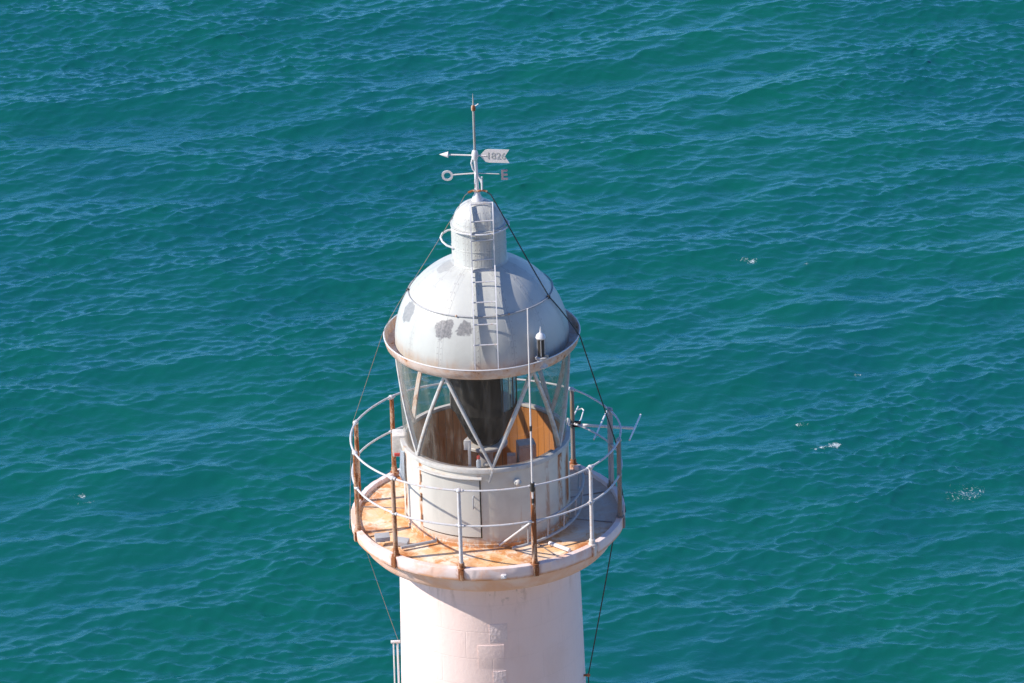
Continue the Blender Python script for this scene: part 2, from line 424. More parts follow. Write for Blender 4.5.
# ---------------------------------------------------------------- sea: spectrum of wind waves synthesised by FFT
def make_sea():
    rng = np.random.default_rng(11)
    N, L = 1024, 108.0
    k1 = 2*PI*np.fft.fftfreq(N, L/N)
    KX, KY = np.meshgrid(k1, k1, indexing='ij')
    K = np.hypot(KX, KY); K[0, 0] = 1e9
    def spec(peak, wdir, spread, power, kmax=14.0, lo=4.0):
        kp = 2*PI/peak
        c = (KX*math.cos(wdir)+KY*math.sin(wdir))/K
        D = np.where(c > 0, np.abs(c)**spread, 0.02*np.abs(c)**2)
        P = K**(-power)*np.exp(-(kp/K)**lo)*D*np.exp(-(K/kmax)**2)
        return P
    def field(P):
        A = np.sqrt(P)*(rng.normal(size=(N, N))+1j*rng.normal(size=(N, N)))
        A[0, 0] = 0
        return A
    def norm(A, slope):
        sx = np.fft.ifft2(1j*KX*A).real; sy = np.fft.ifft2(1j*KY*A).real
        return A*slope/math.sqrt((sx**2+sy**2).mean())
    w = R_(-90+19)      # waves run towards the camera, crests rise to the right
    A1 = norm(field(spec(12.0, w-.10, 6, 4.6)), .092) + norm(field(spec(4.2, w+.12, 3, 4.2)), .135)
    A2 = norm(field(spec(1.25, w-.05, 1.8, 3.6, 26)), .235)
    # wind gusts: the short waves come in patches
    gk = np.exp(-((KX*3.4)**2+(KY*5.0)**2)*.5); gk[0, 0] = 0
    gust = np.fft.ifft2(np.fft.fft2(rng.normal(size=(N, N)))*gk).real; gust /= gust.std()
    gust = np.clip(1.0+.30*gust, .5, 1.8)
    def tri(A): return np.fft.ifft2(A).real, np.fft.ifft2(1j*KX/K*A).real, np.fft.ifft2(1j*KY/K*A).real
    H, DX, DY = (p+q_*gust for p, q_ in zip(tri(A1), tri(A2)))
    chop = .88
    st = .105
    cx = np.arange(-40, 42+1e-6, st); cy = np.arange(100, 208+1e-6, st)
    def ext(c, lo, hi):
        a = [c[0]]; s = st
        while a[-1] > lo: s *= 1.35; a.append(a[-1]-s)
        b = [c[-1]]; s = st
        while b[-1] < hi: s *= 1.35; b.append(b[-1]+s)
        return np.concatenate([np.array(a[1:])[::-1], c, np.array(b[1:])]), len(a)-1, len(b)-1
    xs, xa, xb = ext(cx, -9000, 9000); ys, ya, yb = ext(cy, -9000, 9000)
    def wt(n, a, b):
        w_ = np.ones(n)
        for i in range(a): w_[a-1-i] = max(0, 1-(i+1)/6)
        for i in range(b): w_[n-b+i] = max(0, 1-(i+1)/6)
        return w_
    WX, WY = np.meshgrid(wt(len(xs), xa, xb), wt(len(ys), ya, yb), indexing='ij'); WW = WX*WY
    X, Y = np.meshgrid(xs, ys, indexing='ij')
    def samp(F):
        u = (X/L*N) % N; v = (Y/L*N) % N
        i = np.floor(u).astype(int) % N; j = np.floor(v).astype(int) % N; fu = u-np.floor(u); fv = v-np.floor(v)
        i2 = (i+1) % N; j2 = (j+1) % N
        return F[i, j]*(1-fu)*(1-fv)+F[i2, j]*fu*(1-fv)+F[i, j2]*(1-fu)*fv+F[i2, j2]*fu*fv
    Z = samp(H)*WW
    PX = X+chop*samp(DX)*WW; PY = Y+chop*samp(DY)*WW
    nx, ny = X.shape
    co = np.stack([PX, PY, Z-60.0], -1).reshape(-1, 3).astype(np.float32)
    idx = np.arange(nx*ny).reshape(nx, ny)
    q = np.stack([idx[:-1, :-1], idx[1:, :-1], idx[1:, 1:], idx[:-1, 1:]], -1).reshape(-1, 4).astype(np.int32)
    me = bpy.data.meshes.new('sea')
    me.vertices.add(len(co)); me.vertices.foreach_set('co', co.ravel())
    me.loops.add(q.size); me.loops.foreach_set('vertex_index', q.ravel())
    me.polygons.add(len(q)); me.polygons.foreach_set('loop_start', np.arange(0, q.size, 4, dtype=np.int32))
    me.polygons.foreach_set('loop_total', np.full(len(q), 4, dtype=np.int32))
    me.polygons.foreach_set('use_smooth', np.ones(len(q), dtype=bool))
    me.update()
    # foam: a few small breaking crests
    foam = np.zeros(nx*ny)
    px, py = co[:, 0], co[:, 1]
    for (fx, fy, ax, ay, th, s) in ((13.3, 153.4, .20, .26, 0, .84), (13.0, 153.6, .45, .16, .2, .58), (15.4, 131.35, .34, .24, .25, .86), (14.8, 131.15, .6, .20, .15, .66), (14.1, 133.9, .40, .13, .1, .66),
                                    (20.7, 126.3, 1.0, .75, .35, .56), (20.3, 126.0, .7, .35, .35, .58), (-17.8, 128.8, .42, .22, .3, .66), (-17.5, 128.2, .5, .15, .3, .56), (15.9, 152.6, .16, .16, 0, .64),
                                    (17.2, 139.5, .26, .12, 0, .60), (-12.4, 116.7, .34, .14, 0, .56)):
        dx, dy = px-fx, py-fy
        u = dx*math.cos(th)+dy*math.sin(th); v_ = -dx*math.sin(th)+dy*math.cos(th)
        foam = np.maximum(foam, s*np.exp(-.5*((u/ax)**2+(v_/ay)**2)))
    at = me.attributes.new('foam', 'FLOAT', 'POINT'); at.data.foreach_set('value', foam.astype(np.float32))
    o = bpy.data.objects.new('sea', me); S.collection.objects.link(o)
    o['kind'] = 'structure'
    m, t, b = nodes('sea_water'); g = G(t); v = g.coord()
    big = g.noise(v, .035, 4, .55, (1, .6, 1), .8); med = g.noise(v, .22, 5, .6, (1, .55, 1), .6, 7)
    col = g.mix(g.ramp(big, .35, .65), (.004, .104, .082), (.004, .090, .094))
    col = g.mix(g.ramp(med, .4, .7, 0, .45), col, (.004, .120, .083))
    fa = g.n('ShaderNodeAttribute', attribute_name='foam').outputs['Fac']
    fn = g.noise(v, 4.5, 8, .8, (1, .8, 1), 1.2)
    fm = g.ramp(g.math('ADD', g.math('MULTIPLY', fa, .42), g.math('MULTIPLY', fn, 1.1)), .80, .92)
    fm = g.math('MULTIPLY', fm, g.ramp(fa, .12, .35))
    col = g.mix(fm, col, (.62, .68, .69))
    # light scattered back from the water body (leaves through the mean surface) under a rippled reflecting skin
    h1 = g.noise(v, 3.6, 5, .62, (.7, 1, 1), .5)
    bn = g.bump(h1, .60, .05)
    t.nodes.remove(b)
    body = g.n('ShaderNodeBsdfDiffuse'); g.l(col, body.inputs[0])
    upv = g.n('ShaderNodeCombineXYZ'); upv.inputs[2].default_value = 1.0
    ge = g.n('ShaderNodeNewGeometry')
    nm = g.n('ShaderNodeMix', data_type='VECTOR'); nm.inputs['Factor'].default_value = .30
    g.l(upv.outputs[0], nm.inputs[4]); g.l(ge.outputs['Normal'], nm.inputs[5])
    g.l(nm.outputs[1], body.inputs['Normal'])
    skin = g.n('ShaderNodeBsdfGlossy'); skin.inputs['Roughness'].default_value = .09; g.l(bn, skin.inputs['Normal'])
    skin.inputs[0].default_value = (.62, .88, 1, 1)  # blue put into the gloss colour to deepen the sky's reflection
    fr = g.n('ShaderNodeFresnel'); fr.inputs['IOR'].default_value = 1.34; g.l(bn, fr.inputs['Normal'])
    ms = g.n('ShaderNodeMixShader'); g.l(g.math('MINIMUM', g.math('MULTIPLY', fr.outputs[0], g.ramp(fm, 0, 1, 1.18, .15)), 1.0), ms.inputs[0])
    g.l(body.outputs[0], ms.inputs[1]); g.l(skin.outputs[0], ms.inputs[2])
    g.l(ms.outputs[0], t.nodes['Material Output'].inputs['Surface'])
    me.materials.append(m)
    return o
make_sea()

# rocky headland that carries the tower (below the picture)
def make_headland():  # unseen slope towards the camera added for warm bounce light on the tower
    m, t, b = nodes('coastal_rock'); g = G(t); v = g.coord()
    n1 = g.noise(v, .35, 8, .7, None, .5); n2 = g.noise(v, 2, 7, .7)
    g.l(g.mix(g.ramp(n1, .4, .6), (.42, .34, .22), (.50, .42, .30)), b.inputs['Base Color'])
    b.inputs['Roughness'].default_value = .9; g.l(g.bump(g.math('ADD', n1, n2), .8, .3), b.inputs['Normal'])
    bm = bmesh.new()
    rr = random.Random(3)
    nx, ny = 90, 90; rows = []
    from mathutils import noise as mn
    for i in range(nx+1):
        x = -95+190*i/nx; row = []
        for j in range(ny+1):
            y = -150+180*j/ny
            top = -9.2-.66*y if y < 0 else -9.2-.9*max(0, y-4)-.05*y
            top = min(top, 20.0+.02*(-y-45)) if y < -44 else top       # the photographer's cliff top
            if -4 < y < 4 and abs(x) < 4: top = -9.05
            wl, wr = 12+.55*max(0, -y), 14+.75*max(0, -y)
            side = max(0, -x-wl, x-wr)
            z = top-1.6*side
            d = math.hypot(x, y)
            near = min(1, max(0, (d-4)/8))
            z += near*(2.2*mn.noise(Vector((x*.08, y*.08, 0)))+1.0*mn.noise(Vector((x*.3, y*.3, 3)))+.4*mn.noise(Vector((x*.8, y*.8, 5))))
            if d > 4 and y > -44: z = min(z, 21.7-.53*(y+45.5)-.9 if y > -43 else z)
            row.append(bm.verts.new((x, y, max(-62.5, z))))
        rows.append(row)
    for i in range(nx):
        for j in range(ny): bm.faces.new([rows[i][j], rows[i+1][j], rows[i+1][j+1], rows[i][j+1]])
    o = obj('headland', bm, m, None, True, 25); o['kind'] = 'structure'
make_headland()

# ================================================================ the lighthouse
LH = thing('lighthouse', 'white lighthouse with grey dome, glazed lantern and rust-stained railed gallery', 'lighthouse')
def part(name, bm, mat, parent=LH, smooth=True, ang=38): return obj(name, bm, mat, parent, smooth, ang)

# tower shaft
bm = bmesh.new(); lathe(bm, [(1.235, -9.2), (1.045, -1.0), (1.031, -.37)], 128)
tower = part('tower', bm, M_TOWER)
# stone blocks left proud of the whitewash (one stacked column below the cornice)
for a0, a1, z0, z1 in ((-1.5, 9.5, -1.145, -.90), (-9.0, 7.2, -1.475, -1.16), (.0, 8.0, -1.80, -1.49), (-8.0, 6.8, -2.12, -1.815), (-1, 8.5, -2.44, -2.135)):
    bm = bmesh.new(); n = 14
    rr0 = 1.045+(-1.0-(z0+z1)/2)*.0232
    prof = [(rr0-.02, z0), (rr0+.002, z0+.004), (rr0+.0045, z0+.02), (rr0+.0045, z1-.02), (rr0+.002, z1-.004), (rr0-.02, z1)]
    lathe(bm, prof, n, a0, a1, True)
    part('stone_block', bm, M_TOWER if a0 < -5 else M_PATCH, tower)

# gallery slab with moulding, kerb
bm = bmesh.new()
prof = [(1.02, -.375), (1.16, -.372), (1.30, -.355), (1.385, -.315), (1.425, -.27), (1.44, -.225), (1.455, -.185), (1.49, -.130), (1.54, -.102), (1.562, -.094), (1.566, -.078),
        (1.571, .040), (1.566, .048), (1.505, .051), (1.498, .045), (1.494, .0)]
lathe(bm, prof, 240)
from mathutils import noise as _mn
for vt in bm.verts:
    if math.hypot(vt.co.x, vt.co.y) > 1.40:
        k = _mn.noise(vt.co*5)*.006+_mn.noise(vt.co*17)*.0045
        d_ = Vector((vt.co.x, vt.co.y, 0)).normalized(); vt.co += d_*k+Vector((0, 0, k*.7))
slab = part('gallery_slab', bm, M_SLAB)
bm = bmesh.new(); lathe(bm, [(1.4945, .002), (.94, .012)], 128)
part('gallery_deck', bm, M_DECK)
# dark strips / joints radiating on the deck
for az in (-100, -68, 32, 75, 108):
    bm = bmesh.new()
    a = R_(az); d = Vector((math.sin(a), -math.cos(a), 0)); s = Vector((math.cos(a), math.sin(a), 0))
    box(bm, d*1.205+Vector((0, 0, .011)), d*.25, s*.008, Vector((0, 0, .004)))
    part('deck_joint', bm, M_BROWNG, slab)
# lug on the fascia
bm = bmesh.new(); P = pol(1.585, 5.5, -.04)
box(bm, P, (.03, .003, 0), (0, .02, 0), (0, 0, .022), .006); tube(bm, [P+Vector((0, 0, 0)), P+Vector((.0, -.05, .01))], .012)
part('lug', bm, M_WHITE, slab)

# lantern wall
bm = bmesh.new(); lathe(bm, [(.955, .0), (.955, .055), (.948, .06), (.948, .93)], 128); 
wall = part('lantern_wall', bm, M_WALL)
bm = bmesh.new(); lathe(bm, [(.905, .0), (.905, .955)], 96); part('inner_lining', bm, M_WOOD, wall)
bm = bmesh.new(); lathe(bm, [(.935, .935), (.960, .935), (.968, .943), (.968, .985), (.965, .992), (.915, .992), (.912, .985), (.912, .960)], 128, close=True)
part('sill', bm, M_SILL, wall)
bm = bmesh.new(); lathe(bm, [(.862, .962), (.910, .962), (.910, .982), (.862, .982)], 40, -58, 58, close=True); part('inner_shelf', bm, M_BROWNG, wall)
bm = bmesh.new(); lathe(bm, [(.95, .02), (.01, .02)], 64); part('lantern_floor', bm, M_GREYP, wall)
# plate seams (vertical cover strips) around the wall
for az in (-77, 61, 75, 105, 140, 175, -150, -115):
    bm = bmesh.new(); lathe(bm, [(.945, .06), (.956, .06), (.956, .924), (.945, .924)], 2, az-1.6, az+1.6, True)
    part('cover_strip', bm, M_WALL, wall)
# curved door
door_prof = [(.944, .15), (.958, .15), (.964, .157), (.964, .853), (.958, .86), (.944, .86)]
bm = bmesh.new(); lathe(bm, [(.943, .139), (.953, .139), (.953, .871), (.943, .871)], 24, -50.6, -4.4, True)
part('door_frame', bm, M_DARK, wall)
bm = bmesh.new(); lathe(bm, door_prof, 24, -49.8, -5.2, True)
door = part('door', bm, M_DOOR)
bm = bmesh.new(); tube(bm, [pol(.955, -9.3, .66), pol(1.01, -9.3, .66), pol(1.015, -9.3, .62), pol(1.015, -9.3, .56), pol(1.01, -9.3, .53), pol(.955, -9.3, .53)], .008, 8)
part('handle', bm, M_GREYP, door)
for z in (.76, .52, .26):
    bm = bmesh.new(); tube(bm, [pol(.966, -50.3, z-.045), pol(.966, -50.3, z+.045)], .014, 10); part('hinge', bm, M_RUSTY, door)
bm = bmesh.new(); lathe(bm, [(.94, .875), (1.0, .875), (1.003, .882), (1.0, .89), (.94, .895)], 24, -51.5, -3.5, True)
part('drip_moulding', bm, M_SILL, wall)
# cowled vent
bm = bmesh.new(); P = pol(.945, 20.5, .80); d = pol(1, 20.5, 0)
tube(bm, [P, P+d*.045], .042, 14); sphere(bm, P+d*.045, .042, 1.0)
part('vent_cowl', bm, M_SILL, wall)
bm = bmesh.new(); box(bm, pol(.95, 20.5, .74), pol(.012, 20.5, 0), pol(.035, 110.5, 0), (0, 0, .03), .004)
part('vent_cowl', bm, M_SILL, wall)

# lantern glazing: twelve triangular panes between slanting bars
TOP = [-26, 34, 94, 154, -146, -86]
BOT = [4, 64, 124, -176, -116, -56]
ZB, ZT, RB, RT = .995, 2.115, .925, .975
def gp(az, k, off=0): return pol(RB+(RT-RB)*k+off, az, ZB+(ZT-ZB)*k)
def tri_pane(azA, azB, azC, down):
    bm = bmesh.new(); n = 12; rows = []
    for i in range(n+1):
        k = i/n; t = k if down else 1-k       # t = width share
        l = azC+(azA-azC)*t; r = azC+(azB-azC)*t
        row = [bm.verts.new(gp(l+(r-l)*j/8, k)) for j in range(9)]
        rows.append(row)
    for i in range(n):
        for j in range(8): bm.faces.new([rows[i][j], rows[i][j+1], rows[i+1][j+1], rows[i+1][j]])
    bmesh.ops.remove_doubles(bm, verts=bm.verts, dist=1e-5)
    return bm
def bar(az0, az1):
    pts = [gp(az0+(az1-az0)*i/12, i/12, .002) for i in range(13)]
    bm = bmesh.new(); rings = []
    for i, p in enumerate(pts):
        t = (pts[min(i+1, 12)]-pts[max(i-1, 0)]).normalized(); o = Vector((p.x, p.y, 0)).normalized(); s = t.cross(o).normalized()
        rings.append([bm.verts.new(p+s*x+o*y) for x, y in ((-.016, .012), (-.007, .017), (.007, .017), (.016, .012), (.012, -.035), (-.012, -.035))])
    for i in range(12):
        for q in range(6): bm.faces.new([rings[i][q], rings[i][(q+1) % 6], rings[i+1][(q+1) % 6], rings[i+1][q]])
    bm.faces.new(rings[0]); bm.faces.new(rings[-1][::-1])
    return bm
for i in range(6):
    T = -26+60*i; B = T+30
    part('glass_pane', tri_pane(T, T+60, B, True), M_GLASS)
    part('glass_pane', tri_pane(B-60, B, T, False), M_GLASS)
    for T2 in (T, T+60):
        mid = ((B+T2)/2+180) % 360-180
        part('glazing_bar', bar(B, T2), M_RUSTW if abs(mid) > 95 else M_BAR)  # rear bars: rust, with their sunlit orange put into the paint
# loose pointed strip hanging over the sill at the front joint
bm = bmesh.new(); box(bm, pol(.985, 3.0, .925), (.013, 0, .004), (0, .006, 0), (-.022, 0, -.085), .002)
part('bar_foot', bm, M_BAR)

# gutter ring
bm = bmesh.new()
prof = [(.955, 2.10), (1.0, 2.105), (1.05, 2.125), (1.085, 2.165), (1.10, 2.215), (1.106, 2.255), (1.099, 2.262), (1.092, 2.255), (1.084, 2.215), (1.065, 2.175), (1.03, 2.16), (.985, 2.165), (.96, 2.165)]
lathe(bm, prof, 160, close=True)
gutter = part('gutter', bm, M_GUTTER)
bm = bmesh.new(); tube(bm, [pol(1.103, a, 2.26) for a in range(0, 360, 3)], .0075, 8, True); part('gutter_bead', bm, M_WHITE, gutter)

# dome
bm = bmesh.new(); RD, ZC = .98, 2.21
lathe(bm, [(RD, 2.165)]+[(RD*math.cos(R_(e)), ZC+RD*math.sin(R_(e))) for e in np.linspace(0, 72.5, 30)], 128)
dome = part('dome', bm, M_DOME)
bm = bmesh.new(); lathe(bm, [(.965, 2.12)]+[(.965*math.cos(R_(e)), ZC-.01+.96*math.sin(R_(e))) for e in np.linspace(0, 89.9, 16)], 64); part('dome_lining', bm, M_DARK)
# cupola
bm = bmesh.new(); lathe(bm, [(.325, 3.118), (.325, 3.140), (.310, 3.152), (.306, 3.16), (.306, 3.555), (.314, 3.56), (.314, 3.578), (.290, 3.582)]+[(.286*math.cos(R_(e)), 3.582+.272*math.sin(R_(e))) for e in np.linspace(2, 82, 16)], 72)
cup = part('cupola', bm, M_DOME)
bm = bmesh.new(); lathe(bm, [(.07, 3.84), (.06, 3.87), (.034, 3.912), (.030, 3.97), (.001, 3.97)], 24); part('finial_collar', bm, M_WHITE, cup)
bm = bmesh.new(); tube(bm, [pol(.307, a, 3.335) for a in range(0, 360, 4)], .004, 6, True); part('rib_band', bm, M_DOME, cup)
# hand hoop round the cupola, carried by stubs, dropping to the left
bm = bmesh.new()
tube(bm, [pol(.338+.004*math.sin(a*.1), a, 3.562-.0001*a) for a in range(-62, 122, 4)], .010, 8)
part('hand_hoop', bm, M_WHITE, cup)
bm = bmesh.new(); tube(bm, [(-.27, .13, 3.455), (-.345, .10, 3.455), (-.405, .05, 3.44), (-.425, -.01, 3.415), (-.405, -.06, 3.385), (-.36, -.10, 3.355), (-.28, -.13, 3.33)], .0115, 8)
part('hand_loop', bm, M_WHITE, cup)
for a in (-60, 0, 60, 120):
    bm = bmesh.new(); tube(bm, [pol(.30, a, 3.56), pol(.338, a, 3.56)], .007, 6); part('hoop_stub', bm, M_WHITE, cup)

# guy ring on the dome with lashings
RE = R_(35)
def dpt(az, e, off=.0):
    return Vector(((RD+off)*math.cos(e)*math.sin(R_(az)), -(RD+off)*math.cos(e)*math.cos(R_(az)), ZC+(RD+off)*math.sin(e)))
bm = bmesh.new(); tube(bm, [dpt(a, RE, .012+.002*math.sin(a*.2)) for a in range(0, 360, 4)], .0075, 6, True)
part('guy_ring', bm, M_GREYP, dome)
for az in (-92, 68, -20, 22, 150, -150):
    bm = bmesh.new(); sphere(bm, dpt(az, RE, .014), .022 if az in (-92, 68) else .013, 1, 10, 8); part('ring_clamp', bm, M_DARK if az in (-92, 68) else M_RUSTY, dome)

# dome ladder: two flat stiles and rungs in two lengths
LX0, LX1 = -.088, .168
def dome_line(x, off, e0, e1, n=26):
    out = []
    for e in np.linspace(e0, e1, n):
        R = RD+off; e = R_(e); hy = R*math.cos(e)
        out.append(Vector((x, -math.sqrt(max(1e-4, hy*hy-x*x)), ZC+R*math.sin(e))))
    return out
def cup_line(x, off):
    out = [Vector((x, -math.sqrt((.306+off)**2-x*x), z)) for z in np.linspace(3.10, 3.55, 6)]
    for e in np.linspace(4, 60, 14):
        R = .286+off; hy = R*math.cos(R_(e)); v = hy*hy-x*x
        if v > .001: out.append(Vector((x, -math.sqrt(v), 3.582+R*.93*math.sin(R_(e)))))
    return out
LAD = bpy.data.objects.new('roof_ladder', None); S.collection.objects.link(LAD); LAD.parent = LH
for x in (LX0, LX1):
    bm = bmesh.new(); flatpath(bm, dome_line(x, .055, 1, 69), (1, 0, 0), .012, .045); part('stile', bm, M_WHITE, LAD, False)
    bm = bmesh.new(); flatpath(bm, cup_line(x*.97+.002, .045), (1, 0, 0), .012, .04); part('stile', bm, M_WHITE, LAD, False)
for e in (17, 29.5, 43.5, 57.5):
    p = dome_line(LX0, .055, e, e, 1)[0]; q = dome_line(LX1, .055, e, e, 1)[0]; y = (p.y+q.y)/2; z = (p.z+q.z)/2
    bm = bmesh.new(); tube(bm, [(LX0-.012, p.y, p.z), (LX1+.004, q.y, q.z)], .008, 8); part('rung', bm, M_RAILW, LAD)
CL = [cup_line(x*.97+.002, .045) for x in (LX0, LX1)]
for z in (3.13, 3.26, 3.49, 3.70, 3.845):
    ends = [min(c, key=lambda p: abs(p.z-z)) for c in CL]
    bm = bmesh.new(); tube(bm, [(ends[0].x-.01, ends[0].y, z), (ends[1].x+.004, ends[1].y, z)], .0075, 8); part('rung', bm, M_RAILW, LAD)
for e in (4, 36, 64):
    for x in (LX0, LX1):
        a, b_ = dome_line(x, .055, e, e, 1)[0], dome_line(x, .0, e, e, 1)[0]
        bm = bmesh.new(); tube(bm, [a, b_], .007, 6); part('bracket', bm, M_WHITE, LAD)

# railing
RAIL = bpy.data.objects.new('guard_rail', None); S.collection.objects.link(RAIL); RAIL.parent = LH
AZ = [138.5, 110.5, 78.5, 49, 19.1, -11.8, -43.0, -74, -105.5, -135.5, -166, 168]
RR = 1.535
def ring(z, r, wob, seed):
    pts = []
    rn = random.Random(seed); ph = [rn.random()*6 for _ in range(3)]
    for a in range(0, 360, 3):
        d = wob*(math.sin(R_(a)*5+ph[0])*.6+math.sin(R_(a)*9+ph[1])*.4)
        pts.append(pol(r+d, a, z+d*.8))
    return pts
for z, s in ((1.0, 1), (.57, 2)):
    bm = bmesh.new(); tube(bm, ring(z, RR, .007, s), .0118, 8, True); part('rail', bm, M_RAILW, RAIL)
mats = {19.1: M_RUSTY, -43.0: M_RUSTY, -74: M_RUSTY, -105.5: M_RUSTY, -135.5: M_RUSTY, 138.5: M_BROWNG, 110.5: M_GREYP, 78.5: M_BROWNG, 49: M_RAILW, -11.8: M_RAILW, -166: M_RUSTW, 168: M_RUSTW}
for i, a in enumerate(AZ):
    fat = a in (110.5, 78.5)
    r = .027 if not fat else .036
    if a == 49 or a == -11.8: r = .022
    if a == 19.1: r = .031
    bm = bmesh.new(); d = pol(1, a, 0); s = pol(1, a+90, 0)
    b0 = pol(RR, a, -.02); t0 = pol(RR, a+random.uniform(-.4, .4), 1.0)
    if fat: box(bm, (b0+t0)/2, s*.034, d*.022, (t0-b0)/2, .004)
    else: tube(bm, [b0, b0+(t0-b0)*.3, b0+(t0-b0)*.6, t0], [r*1.06, r, r*.97, r*.9], 12)
    part('post', bm, mats[a], RAIL)
    for z in (1.0, .57):
        bm = bmesh.new(); p = pol(RR, a, z); sphere(bm, p, .033 if z == 1.0 else .030, .8, 14, 10); tube(bm, [p-s*.05, p+s*.045], .0195, 10)
        part('rail_joint', bm, M_RAILW if not fat else M_GREYP, RAIL)
    bm = bmesh.new()
    box(bm, pol(1.578, a, -.030), s*.030, d*.010, (0, 0, .060), .004)
    lathe(bm, [(.001, .115), (.032, .11), (.036, .10), (.036, .056), (.050, .053), (.052, .03), (.001, .03)], 14, cx=b0.x, cy=b0.y)
    part('foot_bracket', bm, M_RUSTY if not fat and a != 49 else (M_RUSTW if a == 49 else M_BROWNG), RAIL)
# brace from a front post down to the deck
bm = bmesh.new(); tube(bm, [(.492, -1.45, .57), (.12, -.965, .05)], .012, 8); part('brace', bm, M_RAILW, RAIL)

# ================================================================ things on and in the lighthouse
# --- weather vane
V = thing('weather_vane', 'white arrow weather vane with compass letters on a grey mast above the dome', 'weather vane', None, (0, 0, 3.97))
VZ = 3.97
def vpart(name, bm, mat, par=V, smooth=True):
    for v in bm.verts: v.co.z -= VZ
    return obj(name, bm, mat, par, smooth)
bm = bmesh.new(); tube(bm, [(0, 0, 3.95), (-.006, 0, 4.2), (-.012, 0, 4.40)], .022, 12); vpart('lower_mast', bm, M_WHITE)
bm = bmesh.new(); tube(bm, [(-.012, 0, 4.38), (-.012, 0, 4.93)], .0145, 10); tube(bm, [(-.012, 0, 4.93), (-.013, 0, 5.02), (-.014, 0, 5.10)], [.010, .008, .002], 8); vpart('upper_mast', bm, M_MAST)
bm = bmesh.new(); lathe(bm, [(.001, 4.905), (.022, 4.905), (.024, 4.92), (.024, 4.95), (.018, 4.965), (.001, 4.965)], 12, cx=-.012)
vpart('mast_collar', bm, M_RUSTY)
bm = bmesh.new(); tube(bm, [(-.012, 0, 4.955), (.02, -.01, 4.965), (.045, -.01, 4.985)], .006, 6); vpart('mast_spur', bm, M_WHITE)
bm = bmesh.new(); lathe(bm, [(.001, 4.33), (.030, 4.33), (.036, 4.35), (.036, 4.40), (.03, 4.425), (.02, 4.44), (.001, 4.44)], 16, cx=-.012)
vpart('vane_hub', bm, M_WHITE)
# arrow: tip left & away, tail right & nearer
ad = Vector((.985, -.17, 0)).normalized(); an = Vector((ad.y, -ad.x, 0)); H0 = Vector((-.012, 0, 4.375)); Z1 = Vector((0, 0, 1))
def plate(outline, org, ex, ez, th):
    bm = bmesh.new(); nv = Vector(ex).cross(Vector(ez)).normalized()
    A = [bm.verts.new(org+ex*x+ez*z+nv*th/2) for x, z in outline]; B = [bm.verts.new(org+ex*x+ez*z-nv*th/2) for x, z in outline]
    bm.faces.new(A); bm.faces.new(B[::-1]); n = len(A)
    for i in range(n): bm.faces.new([A[i], B[i], B[(i+1) % n], A[(i+1) % n]])
    return bm
bm = bmesh.new(); tube(bm, [H0-ad*.36, H0+ad*.13], .0095, 8); vpart('arrow_shaft', bm, M_VANE)
bm = bmesh.new(); tube(bm, [H0-ad*.40, H0-ad*.30], [.001, .036], 14); vpart('arrow_tip', bm, M_VANE)
bm = plate([(.055, .0), (.115, .068), (.150, .078), (.385, .078), (.335, .0), (.385, -.078), (.150, -.078), (.115, -.068)], H0, ad, Z1, .008)
tail = vpart('arrow_tail', bm, M_VANE, V, False)
def text(name, body, size, loc, rot, mat, par, depth=.002, off=.0):
    cu = bpy.data.curves.new(name, 'FONT'); cu.body = body; cu.size = size; cu.align_x = 'CENTER'; cu.align_y = 'CENTER'
    cu.extrude = depth; cu.offset = off; cu.resolution_u = 3
    tmp = bpy.data.objects.new(name, cu); S.collection.objects.link(tmp)
    dg = bpy.context.evaluated_depsgraph_get(); dg.update()
    me = bpy.data.meshes.new_from_object(tmp.evaluated_get(dg)); S.collection.objects.unlink(tmp); bpy.data.objects.remove(tmp)
    o = bpy.data.objects.new(name, me); S.collection.objects.link(o); me.materials.clear(); me.materials.append(mat)
    o.parent = par; o.matrix_local = Matrix.Translation(loc) @ rot
    return o
front = an if an.y < 0 else -an
rotm = Matrix((ad, Z1, front)).transposed().to_4x4()
if rotm.determinant() < 0: rotm = Matrix((ad, Z1, -front)).transposed().to_4x4()
text('year_numerals', '1826', .112, H0+ad*.235+front*.0065-Vector((0, 0, VZ+.0)), rotm, M_LETTER, tail, .001, .0)
# compass arms
cz = 4.165; cd = Vector((.995, -.04, 0)).normalized(); cn = Vector((-cd.y, cd.x, 0))
C0 = Vector((-.010, 0, cz))
for dvec in (cd, -cd, cn, -cn):
    bm = bmesh.new(); tube(bm, [C0, C0+dvec*.26-Vector((0, 0, .015))], .0085 if dvec != cd else .005, 8); vpart('compass_arm', bm, M_VANE)
rots = Matrix((cd, Z1, cd.cross(Z1))).transposed().to_4x4()
rotn = Matrix((cn, Z1, cn.cross(Z1))).transposed().to_4x4()
for ch, dv, rm in (('O', -cd, rots), ('E', cd, rots), ('N', cn, rotn), ('S', -cn, rotn)):
    text('compass_letter', ch, .165, C0+dv*.315-Vector((0, 0, VZ+.03)), rm, M_PLUM if ch == 'E' else M_VANE, V, .006, .004)
# scroll brackets between hub and mast foot
bm = bmesh.new(); tube(bm, [(-.035, 0, 4.36), (-.055, -.01, 4.29), (-.04, -.01, 4.22), (-.012, 0, 4.17)], .010, 8)
tube(bm, [(.0, 0, 4.17), (.035, -.02, 4.10), (.055, -.03, 4.05), (.052, -.03, 3.96)], .010, 8)
tube(bm, [(.055, -.03, 4.13), (.054, -.03, 3.97)], .011, 8)
vpart('bracket', bm, M_WHITE)
bm = bmesh.new(); tube(bm, [(-.10, -.02, 3.945), (-.05, -.02, 3.965), (.0, -.03, 3.962), (.06, -.03, 3.97), (.11, -.03, 3.955)], .013, 8); vpart('cross_bar', bm, M_RUSTY)

